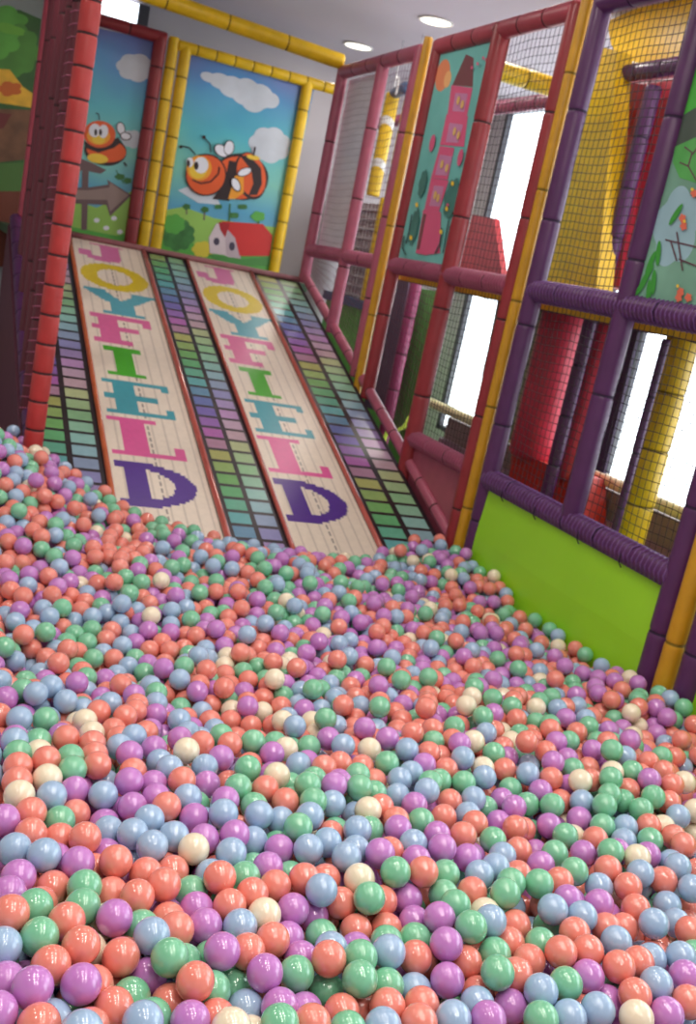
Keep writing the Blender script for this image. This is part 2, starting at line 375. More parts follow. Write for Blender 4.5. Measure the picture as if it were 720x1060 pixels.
# barn
A.poly([(224, 231), (234, 232), (243, 244), (243, 269), (232, 264), (217, 262), (216, 246)], HOUSE)
A.poly([(236, 238), (247, 232), (249, 268), (244, 269), (234, 264), (233, 248)], pm('house_side', (190, 170, 178)))
A.poly([(229, 229), (272, 232), (282, 244), (279, 265), (248, 265), (243, 246), (234, 236)], ROOFR)
A.poly([(226, 230), (238, 231), (233, 246), (228, 238)], pm('roof_dark', (170, 30, 34)))
A.ell(224, 250, 3, 4, WIN); A.ell(240, 255, 3, 4.5, WIN)
A.poly([(215, 263), (250, 268), (281, 266), (282, 276), (230, 274)], pm('hedge', (74, 140, 66)))
# bee body
A.ell(250, 183, 28, 24, BLACK, 12); 
A.ell(247, 184, 25, 22, ORANGE, 12)
A.poly([(237, 166), (247, 168), (244, 186), (237, 208), (220, 206), (232, 190)], BLACK)
A.ell(259, 182, 16, 25, BLACK, -14); A.ell(260, 181, 14.5, 23, ORANGE, -14)
A.poly([(248, 161), (258, 161), (270, 174), (271, 190), (266, 202), (257, 202), (262, 190), (260, 176)], BLACK)
A.ell(262, 163, 7, 2.5, YEL, 12)
A.poly([(243, 182), (252, 180), (252, 200), (243, 206), (236, 206)], ORY)
A.ell(213, 181, 21.5, 22, BLACK, 8); A.ell(213, 181, 20, 20.5, ORANGE, 8)
A.ell(206, 174, 13, 13, ORY, 8); A.ell(205, 176, 9, 9, YEL, 8)
A.ell(208, 171, 7.5, 8.5, WHITE); A.ell(196.5, 168, 3.6, 5, WHITE); A.ell(203, 171.5, 2.4, 4.2, BLACK); A.ell(195, 169, 1.6, 3.6, BLACK)
A.line([(199, 186), (208, 190), (218, 188), (226, 180), (227, 173)], 1.6, BLACK)
A.line([(218, 158), (217, 149), (211, 142)], 1.4, BLACK); A.ell(211, 142, 2, 2, BLACK)
A.line([(202, 160), (196, 153), (187, 151)], 1.4, BLACK); A.ell(187, 152, 2, 1.6, BLACK)
A.ell(229, 156, 8.5, 6, BLACK, 40); A.ell(229, 156, 7.5, 5, WHITE, 40)
A.ell(237, 153, 5.5, 8, BLACK, 10); A.ell(237, 153, 4.6, 7, WHITE, 10)
A.ell(253, 178, 8, 4.2, BLACK, -22); A.ell(253, 178, 7, 3.4, WHITE, -22)
A.ell(244, 191, 4.5, 8, BLACK, -25); A.ell(244, 191, 3.6, 6.8, WHITE, -25)
A.line([(262, 161), (264, 152)], 2, BLACK)
tag(A.b.build('poster'), 'cartoon bee poster with red roofed barn inside the yellow frame', 'poster')

# signpost bee poster, inside the red frame, left
A = Art('y', YB)
A.back([(60, 20), (168, 44), (136, 262), (34, 262)], (0, .03, 0), SKY)
A.poly([(60, 20), (168, 44), (136, 262), (34, 262)], SKY)
A.blob(141, 70, 20, 14, CLOUD, 7, .12, 8)
A.blob(137, 144, 12, 9, CLOUD, 7, .12, 8)
A.poly([(70, 205), (100, 215), (140, 196), (150, 262), (60, 262)], LGRN)
A.poly([(60, 232), (90, 238), (120, 244), (140, 240), (136, 262), (50, 262)], GRN)
for x, y in ((100, 228), (110, 236), (124, 240), (118, 226)): A.ell(x, y, 3, 2.4, WHITE)
A.poly([(70, 158), (98, 170), (110, 176), (104, 180), (86, 176), (66, 180)], TAND)
A.poly([(85, 170), (92, 170), (90, 238), (84, 238)], TAND)
A.poly([(62, 194), (92, 194), (112, 191), (111, 186), (136, 202), (114, 224), (110, 212), (62, 210)], TAND)
A.poly([(60, 196), (92, 197), (113, 194), (114, 189), (133, 202), (114, 219), (111, 207), (60, 206)], TAN)
A.line([(120, 176), (128, 190)], 1, DGRN); A.blob(124, 183, 5, 3, DGRN, 5, .3); A.blob(132, 187, 4, 3, DGRN, 5, .3)
A.ell(109, 156, 22, 15.5, BLACK, 8); A.ell(110, 156, 20.5, 12, ORANGE, 8); A.ell(101, 164, 11, 5, YEL, 8)
A.poly([(87, 146), (100, 152), (114, 148), (122, 142), (126, 147), (118, 153), (102, 158), (88, 153)], BLACK)
A.ell(103, 139, 16.5, 14, ORANGE, 5, ); A.ell(102, 141, 12, 9, ORY, 5); A.ell(102, 144, 7, 5, YEL, 5)
A.ell(98, 135, 6, 7, WHITE, 5); A.ell(107, 136, 5, 7, WHITE, 5); A.ell(99, 137, 1.6, 3.4, BLACK); A.ell(104, 137, 1.6, 3.4, BLACK)
A.line([(103, 124), (102, 118), (99, 117)], 1.2, BLACK)
A.ell(125, 133, 4.6, 7, BLACK, -12); A.ell(125, 133, 3.7, 6, WHITE, -12)
A.ell(130, 141, 6, 4.2, BLACK, 12); A.ell(130, 141, 5, 3.3, WHITE, 12)
A.line([(128, 168), (131, 172)], 2, BLACK)
tag(A.b.build('poster'), 'cartoon bee poster with brown arrow signpost in the red frame on the left', 'poster')

# frames round the posters
def ypost(x, z0, z1, r, m, seam, label, y=YB-.03): return padded('padded_post', (x, y, z0), (x, y, z1), r, m, seam, .24, label, 'post', 'padded posts of the play frame')
def yat(x, y, Y=YB-.03): return on_y(x, y, Y).x
zt = on_y(270, 71, YB-.03).z
ypost((yat(193.5, 49)+yat(160, 255))/2, 1.6, zt, .05, YELLOW, SEAMY, 'yellow padded post at the left edge of the barn bee poster')
ypost((yat(193.5, 49)+yat(160, 255))/2-.108, 1.6, zt+.05, .048, YELLOW, SEAMY, 'outer yellow padded post next to the red post between the two bee posters')
ypost((yat(320, 84)+yat(282, 280))/2, 1.6, zt, .05, YELLOW, SEAMY, 'yellow padded post at the right edge of the barn bee poster')
ypost((yat(166, 40)+yat(136, 245))/2, 1.6, zt+.03, .055, RED, SEAM, 'red padded post at the right edge of the signpost bee poster')
xa = yat(184, 47)
padded('padded_rail', (xa, YB-.03, zt), (3.25, YB-.03, zt), .046, YELLOW, SEAMY, .16, 'short jointed yellow rail along the top of the barn bee poster', 'rail', 'padded rails of the play frame')
padded('padded_rail', (.75, YB-.03, zt+.02), (xa-.1, YB-.03, zt+.02), .05, RED, SEAM, .3, 'red rail along the top of the signpost bee poster', 'rail', 'padded rails of the play frame')
padded('padded_rail', (.5, 8.2, 1.8+1.65), (XR-.02, 8.2, 1.8+1.552), .06, YELLOW, SEAMY, .5, 'long yellow beam crossing below the ceiling above the posters', 'rail', 'padded rails of the play frame')
# deck at the head of the slides
b = MB(); b.box((1.75, 8.72, 1.575), (2.4, 1.0, .06), mat('dark_green_deck', (60, 84, 60), .6)); tag(b.build('deck'), 'platform at the head of the slides below the posters', 'platform')
b = MB()
b.box((1.75, 8.19, .79), (2.3, .04, 1.5), mat('plum_board', (92, 40, 60), .6)); tag(b.build('deck_skirt'), 'upright board closing the space beneath the slide platform', 'panel')

# tower poster
TURQ = pm('turquoise', (112, 186, 180), var=.12, scale=3)
A = Art('x', XR-.0)
q4 = [(452, 56), (513, 42), (466, 277), (411, 268)]
A.back(q4, (.025, 0, 0), TURQ); A.poly(q4, TURQ)
TP = pm('tower_pink', (214, 90, 130)); TB = pm('tower_roof', (120, 70, 76)); TL = pm('tower_lilac', (196, 130, 170)); PEA = pm('peach', (226, 140, 100)); TT = pm('teal_bush', (66, 120, 112), var=.2)
A.ell(458, 78, 7, 17, PEA, 12); A.ell(463, 82, 3.5, 9, pm('peach_pale', (238, 180, 120)), 12)
A.poly([(482, 56), (490, 60), (489, 90), (468, 88)], TB)
A.poly([(467, 88), (489, 91), (483, 120), (463, 118)], TP); A.poly([(471, 96), (484, 97), (480, 116), (468, 115)], TL)
A.poly([(462, 118), (484, 120), (480, 152), (455, 150)], TP); A.poly([(465, 127), (479, 129), (474, 148), (461, 147)], TL)
A.poly([(455, 151), (470, 153), (463, 186), (446, 184)], TP); A.poly([(455, 160), (468, 162), (463, 182), (450, 181)], TL)
A.poly([(446, 184), (464, 187), (454, 219), (439, 217)], TP); A.poly([(449, 192), (459, 193), (455, 214), (444, 213)], TL)
A.poly([(437, 218), (456, 220), (448, 256), (433, 254), (430, 262), (440, 264), (455, 262)], TP)
A.poly([(438, 217), (455, 219), (446, 263), (430, 262)], TP); A.poly([(438, 221), (441, 222), (434, 258), (431, 258)], TB); 
for x, y in ((474, 104), (478, 108), (470, 136), (474, 140), (457, 170), (462, 174), (450, 202), (453, 205)): A.ell(x, y, 1.6, 4.5, pm('tower_gold', (222, 180, 110)), 12)
for x, y in ((447, 148), (476, 163), (492, 138)): A.ell(x, y, 2.6, 9, TP, 12)
A.blob(467, 205, 7, 20, TT, 7, .2, 12); A.blob(437, 190, 3.5, 14, TT, 7, .2, 12); A.blob(428, 235, 4, 18, TT, 7, .2, 12)
for pts in ([(426, 222), (423, 240), (420, 252)], [(457, 236), (455, 252), (450, 262)], [(464, 228), (461, 246), (458, 262)], [(418, 244), (416, 256), (420, 264)]): A.line(pts, 1.4, pm('dark_teal', (40, 70, 76)))
for x, y in ((431, 212), (462, 216), (468, 190), (456, 240), (425, 246)): A.ell(x, y, 1.5, 2.5, YEL)
for x, y in ((488, 70), (500, 60), (503, 62), (494, 66), (478, 215), (463, 212)): A.ell(x, y, 1.2, 1.8, TP)
tag(A.b.build('poster'), 'turquoise poster of a tall pink storeyed tower with a round orange sun', 'poster')

# forest poster (upper right)
A = Art('x', XR-.0)
FB = pm('forest_green', (118, 166, 144), var=.25, scale=3)
yA, yB_ = P['P5']-.04, P['P6p']
q5 = [(XR, yA, ZM+.03), (XR, yB_, ZM+.03), (XR, yB_, ZT-.05), (XR, yA, ZT-.05)]
A.b.slab(q5, (.025, 0, 0), FB)
A.blob(700, 235, 22, 40, pm('mist_blue', (150, 186, 196), var=.1), 5, .2, 14)
A.poly([(713, 78), (722, 60), (722, 130), (702, 136), (704, 110)], pm('bright_leaf', (70, 170, 60), var=.15))
A.poly([(702, 122), (722, 110), (722, 150), (697, 152)], pm('dark_trunk_shadow', (70, 84, 74), var=.2))
A.poly([(698, 152), (720, 142), (722, 190), (703, 184), (696, 168)], pm('leaf_mid', (84, 168, 84), var=.15))
A.poly([(690, 150), (696, 152), (684, 208), (678, 212)], pm('bright_leaf', (70, 170, 60)))
for pts in ([(722, 190), (712, 172), (716, 158), (708, 152)], [(712, 172), (703, 168)], [(716, 160), (722, 152)], [(688, 248), (722, 256)], [(694, 250), (700, 270)], [(702, 268), (722, 276)], [(700, 240), (706, 280)]): A.line(pts, 1.6, pm('twig', (96, 66, 76)))
for x, y in ((673, 272), (669, 285), (681, 262), (664, 295), (676, 292), (671, 302), (699, 222)): A.ell(x, y, 2.5, 13, pm('fern', (60, 150, 56)), 14 + (x % 5-2)*9)
for x, y in ((706, 226), (707, 234), (704, 302), (712, 308), (718, 200), (702, 308)): A.blob(x, y, 3.2, 4, pm('orange_bloom', (220, 110, 84)), 5, .4)
for x, y in ((708, 229), (701, 296), (716, 196)): A.ell(x, y, 1.4, 1.8, YEL)
tag(A.b.build('poster'), 'green forest poster with twigs and orange flowers at the right edge', 'poster')

# painted mural at far left
A = Art('y', YB)
q6 = [(-40, -20), (47, -20), (16, 268), (-60, 268)]
MG = pm('mural_green', (90, 166, 62), var=.2, scale=5); MD = pm('mural_dark', (52, 98, 44), var=.2)
A.back(q6, (0, .03, 0), MG); A.poly(q6, MD)
A.poly([(-40, -20), (47, -20), (43, 20), (20, 10), (-10, 12), (-40, 8)], pm('mural_haze', (140, 150, 146)))
A.blob(2, 22, 26, 16, MG, 7, .2, 10); A.blob(14, 52, 26, 27, pm('mural_bush', (82, 146, 56), var=.2), 9, .15, 0, 1)
A.blob(-4, 40, 24, 20, MG, 7, .2, 0); A.blob(10, 30, 16, 5, pm('mural_light', (110, 180, 60)), 5, .2, 15)
A.poly([(-20, 70), (10, 72), (24, 90), (36, 98), (34, 112), (10, 108), (-20, 104)], pm('mural_amber', (236, 184, 50), var=.15, scale=10))
A.blob(10, 92, 12, 7, pm('mural_rust', (205, 104, 34)), 5, .3)
A.poly([(-20, 112), (36, 114), (28, 165), (-20, 170)], pm('mural_brown', (116, 78, 52), var=.3, scale=8))
A.poly([(-20, 115), (12, 118), (4, 132), (-20, 140)], pm('mural_maroon', (110, 40, 40)))
A.poly([(-20, 170), (28, 168), (24, 198), (-20, 198)], pm('mural_moss', (74, 116, 50)))
A.poly([(-20, 198), (24, 198), (15, 275), (-20, 278)], pm('mural_earth', (110, 50, 30)))
tag(A.b.build('mural'), 'painted mural of green trees with amber bush at the far left', 'mural')
b = MB(); Y = YB+.1
b.slab([on_y(-80, 262, Y), on_y(20, 262, Y), on_y(5, 345, Y), on_y(-80, 345, Y)], (0, .05, 0), mat('pale_grey_board', (184, 190, 196), .5))
tag(b.build('board'), 'pale grey board below the tree mural at the far left', 'panel')
b = MB(); b.slab([on_y(-80, 338, Y-.05), on_y(12, 338, Y-.05), on_y(5, 368, Y-.05), on_y(-80, 368, Y-.05)], (0, .1, 0), YELLOW)
tag(b.build('padded_block'), 'yellow padded block at the left edge below the grey board', 'padding')

# ------------------------------------------------------------------ left frame beside the slides (X ~ 0.6)
post(5.2, .3, .048, BRED, SEAM, 'bright red padded post standing in the balls at the left of the slides', x=.59, z1=3.3, step=.14)
for y, lab in ((5.62, 'nearest'), (6.0, 'second nearest'), (6.45, 'middle'), (6.95, 'second farthest'), (7.5, 'farthest')):
    post(y, slz(y)+.05, .05, MAROON, SEAM, 'maroon padded post behind the bright red one, %s of five' % lab, x=.59+.02*(y-5.2), z1=3.3, step=.5, lace=CORDR if y < 5.8 else None, lpitch=.06)
post(8.2, slz(8.2), .042, mat('raspberry_vinyl', (170, 62, 80), .4), SEAM, 'raspberry padded post farthest left, in front of the tree mural', x=.652, z1=3.35)
rail(8.2, slz(8.2)+.05, 5.2, slz(5.2)+.08, .045, PURPLE, SEAMP, 'dark sloping rail along the left edge of the slides', x=.6)
b = MB(); b.slab([(.55, 8.2, slz(8.2)), (.55, 5.25, slz(5.25)), (.55, 5.25, 0), (.55, 8.2, 0)], (.03, 0, 0), mat('plum_board', (92, 40, 60)))
tag(b.build('slide_side_board'), 'plum board closing the left side of the slides', 'panel')

# ------------------------------------------------------------------ slides
YT, YE = 8.2, 4.55
def lane_slab(name, x0, x1, cells, label, group):
    """cells(u,y) -> material; grid on top of a real slab"""
    b = MB(); b.slab([(x0, YT, slz(YT)-.03), (x1, YT, slz(YT)-.03), (x1, YE, slz(YE)-.03), (x0, YE, slz(YE)-.03)], (0, 0, -.06), mat('slide_core', (90, 80, 84), .6))
    us, ysx, fn = cells
    base = len(b.v); nx = len(us)
    for y in ysx:
        for u in us: b.v.append(Vector((x0+(x1-x0)*u, y, slz(y))))
    for j in range(len(ysx)-1):
        for i in range(nx-1):
            b.face([base+j*nx+i, base+(j+1)*nx+i, base+(j+1)*nx+i+1, base+j*nx+i+1], fn((us[i]+us[i+1])/2, (ysx[j]+ysx[j+1])/2, i, j))
    # skirts
    for (xa_, sgn) in ((x0, 1), (x1, -1)):
        k = len(b.v); b.v += [Vector((xa_, YT, slz(YT))), Vector((xa_, YE, slz(YE))), Vector((xa_, YE, slz(YE)-.03)), Vector((xa_, YT, slz(YT)-.03))]
        b.face([k, k+1, k+2, k+3], mat('slide_core', (90, 80, 84)))
    return tag(b.build(name), label, 'slide', group)
def lm(name, rgb, rough=.32):
    return mat('lane_'+name, rgb, rough, var=.04, scale=30, bump=.05)
LC = lm('cream', (226, 212, 196)); LC2 = lm('cream_groove', (204, 190, 176)); LSEAM = lm('seam', (150, 140, 132))
LETT = [('J', 8.17, 7.87, .05, .72, (206, 110, 160)), ('O', 7.84, 7.43, .04, .97, (214, 188, 40)), ('Y', 7.41, 7.06, .04, 1.0, (84, 160, 176)),
        ('F', 7.04, 6.67, .06, .83, (210, 98, 150)), ('I', 6.62, 6.27, .15, .62, (70, 166, 40)), ('E', 6.23, 5.85, .07, .84, (66, 152, 166)),
        ('L', 5.81, 5.45, .05, .84, (216, 88, 150)), ('D', 5.39, 5.02, .05, .86, (78, 40, 136))]
def glyph(ch, a, b):
    if ch == 'I': return b < .13 or b > .87 or .26 < a < .74
    if ch == 'J': return (.5 < a < .92 and b < .8) or (b < .12 and .3 < a) or (b > .72 and .18 < a < .88 and (a-.5)**2*1.2+(b-.6)**2*3 < .42) or (a < .3 and .48 < b < .8 and a > .02)
    if ch == 'O':
        x, y = a*2-1, b*2-1; return x*x+y*y < 1 and (x/.52)**2+(y/.58)**2 > 1
    if ch == 'Y':
        if b > .88: return .22 < a < .78
        if b > .5: return .34 < a < .66
        if b < .12: return a < .32 or a > .68
        return abs(a-(.12+b*.62)) < .15 or abs(a-(.88-b*.62)) < .13
    if ch == 'F': return b < .12 or .14 < a < .46 or (.42 < b < .55 and a < .78) or (a > .86 and b < .3) or (b > .88 and a < .62)
    if ch == 'E': return b < .12 or b > .88 or .14 < a < .48 or (.44 < b < .56 and a < .78) or (a > .88 and (b < .24 or b > .74))
    if ch == 'L': return b > .87 or .16 < a < .5 or (b < .1 and a < .68) or (a > .86 and b > .66)
    if ch == 'D':
        x, y = (a-.3)/.7, b*2-1
        return .1 < a < .4 or (b < .12 and a < .5) or (b > .88 and a < .5) or (a > .3 and x*x+y*y < 1 and (x/.6)**2+(y/.7)**2 > 1)
def white_cells(u, y, i, j):
    for ch, y1, y0, u0_, u1_, rgb in LETT:
        if y0 < y < y1 and u0_ < u < u1_:
            if glyph(ch, (u-u0_)/(u1_-u0_), (y1-y)/(y1-y0)): return lm('letter_'+ch, rgb)
    if i % 6 == 5: return LC2
    if 21 == i and j % 3: return LSEAM
    return LC
us_w = [i/44 for i in range(45)]; ys_w = [YT-(YT-YE)*j/190 for j in range(191)]
import colorsys
def rain(off, seed):
    rnd = random.Random(seed)
    def fn(u, y, i, j):
        if i in (0, 2, 4) or j % 2 == 0: return lm('dark_edge', (44, 35, 40), .3)
        k = j//2; col = 0 if i == 1 else 1
        t = ((k+off+col*1.5) % 12)/12
        h = (.17+t*.80) % 1
        s_ = .40 if col == 0 else .25; v_ = .66 if col == 0 else .72
        if t > .85: s_ *= .6
        return lm('tile_%d_%d' % (int(t*24), col), tuple(int(255*q) for q in colorsys.hsv_to_rgb(h, s_, v_)), .25)
    return fn
us_r = [0, .09, .47, .56, .93, 1]; ys_r = [YT]
while ys_r[-1] > YE: ys_r += [ys_r[-1]-.024, ys_r[-1]-.112]
# index: even j = dark gap, odd j = tile
G = 'slide lanes side by side'
lane_slab('slide_lane', .62, .975, (us_r, ys_r, rain(4, 1)), 'leftmost rainbow tiled slide lane behind the bright red post', G)
lane_slab('slide_lane', 1.01, 1.535, (us_w, ys_w, white_cells), 'left of the two cream slide lanes spelling JOYFIELD', G)
lane_slab('slide_lane', 1.575, 1.885, (us_r, ys_r, rain(1, 2)), 'middle rainbow tiled slide lane between the two cream lettered lanes', G)
lane_slab('slide_lane', 1.915, 2.42, (us_w, ys_w, white_cells), 'right of the two cream slide lanes spelling JOYFIELD', G)
lane_slab('slide_lane', 2.45, 2.86, (us_r, ys_r, rain(0, 3)), 'rightmost rainbow tiled slide lane beside the sloping rose rail', G)
COP = mat('copper_rose_vinyl', (176, 84, 74), .16, coat=.6); COO = mat('orange_brown_vinyl', (186, 92, 52), .25, coat=.4)
def divider(x, r, m, label):
    b = MB(); n = 14
    b.tube([(x, YT-(YT-YE)*i/n, slz(YT-(YT-YE)*i/n)+.012) for i in range(n+1)], r, m, 14)
    return tag(b.build('slide_divider'), label, 'divider', 'dividers between the slide lanes')
divider(.992, .016, COO, 'orange brown divider along the left edge of the left lettered lane')
divider(1.555, .019, COP, 'glossy copper divider between left lettered lane and middle rainbow lane')
divider(1.90, .014, COP, 'copper divider between middle rainbow lane and right lettered lane')
divider(2.435, .016, COP, 'glossy copper divider between right lettered lane and rightmost rainbow lane')
DK = mat('dark_lane_gap', (40, 34, 38), .3)
b = MB(); b.slab([(.6, 8.19, slz(8.19)-.1), (2.88, 8.19, slz(8.19)-.1), (2.88, YE, slz(YE)-.1), (.6, YE, slz(YE)-.1)], (0, 0, -.05), DK); tag(b.build('sloping_board'), 'dark sloping board carrying the slide lanes', 'slide base')
b = MB(); b.tube([(1.0, 8.2, slz(8.2)+.02), (2.86, 8.2, slz(8.2)+.02)], .022, mat('dusty_pink_vinyl', (150, 96, 100), .5), 12); tag(b.build('slide_lip'), 'dusty pink lip across the head of the slides', 'rail')

# ------------------------------------------------------------------ behind the right-hand frame
def xslab(name, pts, X, th, m, label, cat, group=None, me=None):
    b = MB(); b.slab([on_x(p[0], p[1], X) for p in pts], (th, 0, 0), m, me); return tag(b.build(name), label, cat, group)
def xpost(top, bot, X, r, m, seam, label, name='padded_post', cat='post', step=.3, floor=False, **k):
    a = on_x(*top, X); c = on_x(*bot, X); yy = (a.y+c.y)/2
    if floor: c.z = 0
    return padded(name, (X, yy, c.z), (X, yy, a.z), r, m, seam, step, label, cat, 'things behind the play frame', **k)
ROW2 = 4.0
# white panel of the far upper bay
panel('vinyl_panel', [(XR+.05, 8.15, ZM+.05), (XR+.05, 7.42, ZM+.05), (XR+.05, 7.42, ZT-.05), (XR+.05, 8.15, ZT-.05)], (.01, 0, 0), mat('milky_vinyl', (236, 232, 240), .3, var=.08, scale=6), 'whitish vinyl panel behind the net at the far end of the frame', 'panel')
# yellow rollers
def roller(cx0, cy0, cx1, cy1, X, r, label):
    a = on_x(cx0, cy0, X); c = on_x(cx1, cy1, X); yy = (a.y+c.y)/2
    rt = padded('foam_roller', (X, yy, c.z), (X, yy, a.z), r, YELLOW, SEAMY, .9, label, 'roller', 'yellow foam rollers')
    g = MB(); g.tube([(0, 0, 0), (0, 0, 3.8-rt.location.z)], .008, mat('white_hook', (225, 225, 225), .4), 8)
    q = g.build('hanging_rod'); q.location = (0, 0, 0); me_ = q.data; zz = [v.co.z for v in me_.vertices]; q.location = (0, 0, -min(zz)); q.parent = rt
    for f in (.27, .68):
        g = MB(); n = 24; zc = (c.z+(a.z-c.z)*f)-rt.location.z; w = .035
        V = []
        for k in range(n):
            t = 2*math.pi*k/n; z = zc-.05*math.sin(t+.6)
            V.append((math.cos(t)*(r+.003), math.sin(t)*(r+.003), z-w)); V.append((math.cos(t)*(r+.003), math.sin(t)*(r+.003), z+w))
        me = bpy.data.meshes.new('white_band'); me.from_pydata(V, [], [[2*k, 2*((k+1) % n), 2*((k+1) % n)+1, 2*k+1] for k in range(n)])
        me.materials.append(mat('white_band', (220, 218, 215), .5)); q = bpy.data.objects.new('white_band', me); COL.objects.link(q); q.parent = rt
roller(405, 97, 387, 203, 3.65, .062, 'yellow foam roller with white bands, left of two')
roller(423, 103, 405, 208, 3.65, .055, 'yellow foam roller with white bands, right of two')
xpost((397, 205), (377, 312), 4.0, .04, YELLOW, SEAMY, 'thin yellow post below the left yellow roller')
b = MB(); c0 = on_x(418, 97, 3.65); b.tube([c0+Vector((0, -.16, 0)), c0+Vector((0, .0, .05)), c0+Vector((0, .22, .02))], .05, mat('slate_blue_vinyl', (70, 96, 130), .4), 12)
tag(b.build('padded_bar'), 'slate blue padded bar above the yellow rollers', 'padding')
b = MB(); c0 = on_x(412, 90, 3.6); b.tube([c0+Vector((0, .03, -.06)), c0+Vector((0, .0, 0)), c0+Vector((0, .02, .07)), c0+Vector((0, .06, .09))], .012, mat('white_hook', (225, 225, 225), .4), 8)
tag(b.build('hook'), 'white hook above the left yellow roller', 'hook')
# counter seen through the far lower bays
GRB = mat('grass_green_board', (112, 196, 84), .5)
b = MB(); b.box((ROW2+.03, 9.15, .72), (.05, 2.7, 1.44), GRB); tag(b.build('board'), 'grass green board seen through the far lower bays', 'panel')
b = MB(); b.box((ROW2, 9.15, 1.49), (.09, 2.7, .09), mat('slate_blue_vinyl', (70, 96, 130), .4)); tag(b.build('padded_bar'), 'slate blue bar along the top of the green board', 'padding')
b = MB(); b.box((ROW2+.08, 9.6, 2.0), (.03, 1.8, .95), mat('taupe_lattice', (150, 134, 136), .6)); 
for i in range(19): b.box((ROW2+.06, 8.75+i*.095, 2.0), (.012, .02, .95), mat('white_lattice', (196, 186, 186), .5))
for i in range(10): b.box((ROW2+.055, 9.6, 1.56+i*.095), (.012, 1.8, .02), mat('white_lattice', (196, 186, 186), .5))
tag(b.build('lattice'), 'taupe lattice screen above the green board', 'lattice')
# middle bay, below the tower poster
xslab('padded_column', [(404, 285), (424, 288), (398, 430), (376, 420)], 3.75, .08, mat('dusky_violet', (84, 66, 88), .5), 'dusky violet padded column seen below the tower poster', 'padding')
xpost((429, 290), (400, 448), 3.7, .05, mat('magenta_vinyl', (140, 52, 92), .4), SEAM, 'magenta padded post below the tower poster', floor=True)
b = MB(); lp = mat('lime_hose_reflection_glow', (206, 236, 90), .3, emis=.35)  # hose is no lamp; its bright reflection is put in as emission
q_ = on_x(401, 446, 3.3); b.tube([(q_.x, q_.y+.02, 0), (q_.x, q_.y+.02, q_.z-.05), q_, on_x(410, 446, 3.3), on_x(418, 442, 3.3), on_x(425, 430, 3.3)], .014, lp, 10); tag(b.build('lime_hose'), 'lime hose curling low behind the frame, its bright reflection given as glow', 'hose')
xslab('board', [(431, 298), (462, 303), (428, 446), (398, 446)], 3.95, .03, mat('leaf_green_board', (104, 166, 84), .5), 'green upright board below the tower poster, right of the magenta post', 'panel')
# second row frame (X=4)
rail(10.55, ZT-.02, 2.2, ZT-.02, .055, mat('plum_vinyl', (134, 54, 82)), SEAM, 'plum top rail of the frame row behind', x=ROW2+.05)
rail(7.6, ZB+.0, 2.0, ZB+.0, .04, mat('pale_yellow_vinyl', (240, 230, 176), .3), mat('pale_yellow_vinyl', (240, 230, 176)), 'pale yellow bottom rail of the frame row behind', x=ROW2-.02, step=2)
# dark plum steps / bench under it
b = MB(); b.box((ROW2+.12, 4.65, .42), (.25, 5.2, .8), mat('taupe_pad', (150, 128, 122), .5)); b.box((ROW2+.0, 4.65, .6), (.1, 5.2, .09), mat('mauve_pad', (150, 118, 132), .4)); tag(b.build('padded_bench'), 'long taupe padded bench below the pale yellow rail', 'bench')
# upper floor behind the frame: its yellow edge lines up just under the middle rails
b = MB(); b.box((3.5, 4.55, 1.82), (.96, 4.4, .05), mat('deck_carpet', (90, 60, 80), .8)); b.box((3.01, 4.55, 1.818), (.03, 4.4, .036), mat('canary_vinyl', (222, 178, 10), .4, bump=.1))
tag(b.build('deck'), 'upper deck with a thin yellow edge just below the laced middle rails', 'platform')
# red trapezoid
xslab('padded_wedge', [(489, 222), (511, 226), (521, 299), (471, 291)], 3.7, .05, mat('brick_red_vinyl', (182, 54, 62), .42, bump=.1), 'red padded wedge standing before the upper window', 'padding')
# yellow cross beams at the top
def cross(y, z, m, seam, label, x0=XR+.05, x1=ROW2): return padded('padded_rail', (x0, y, z), (x1, y, z), .06, m, seam, .4, label, 'rail', 'padded rails of the play frame')
p = on_x(577, 92, 3.6); cross(p.y, p.z, YELLOW, SEAMY, 'yellow cross beam seen through the upper window bay', 3.0, 4.05)
# bay D lower
OLV = mat('grey_green_mesh_roll', (134, 138, 112), .6, var=.2, scale=40)
b = MB(); a = on_x(534, 300, 3.6); c = on_x(502, 470, 3.6); c.z = 0
b.tube([(3.6, c.y, c.z), (3.6, c.y, c.z+.03), (3.6, (a.y+c.y)/2, (a.z+c.z)/2), (3.6, a.y, a.z-.03), (3.6, a.y, a.z)], .1, OLV, 24, rs=[.1, .105, .105, .105, .1]); tag(b.build('mesh_roller'), 'grey green mesh roller behind the red frame left of the yellow post', 'roller')
# bay E upper
xslab('yellow_board', [(618, 48), (638, 52), (633, 130), (617, 298), (560, 290), (585, 180)], 3.7, .12, mat('canary_vinyl', (222, 178, 10), .4, bump=.1), 'tall yellow tapering board behind the black net', 'padding')
xslab('yellow_header', [(628, 22), (660, 8), (722, -4), (722, 45), (706, 76), (640, 60), (632, 46)], 4.1, .1, mat('canary_vinyl', (222, 178, 10)), 'yellow padded header above the red panels', 'padding')
CRIM = mat('crimson_vinyl', (200, 56, 78), .42, bump=.1)
xslab('crimson_mat', [(636, 82), (668, 88), (640, 298), (612, 296)], 3.9, .06, CRIM, 'crimson padded mat left of the purple upright', 'padding')
xslab('crimson_mat', [(668, 88), (708, 80), (660, 300), (636, 300)], 3.95, .06, CRIM, 'crimson padded mat right of the purple upright', 'padding')
xpost((672, 90), (628, 298), 3.82, .05, PURPLE, SEAMP, 'purple padded upright between the crimson mats')
a = on_x(636, 78, 3.8); rail(a.y, a.z, a.y-1.0, a.z, .05, PURPLE, SEAMP, 'purple rail above the crimson panels', x=3.8)
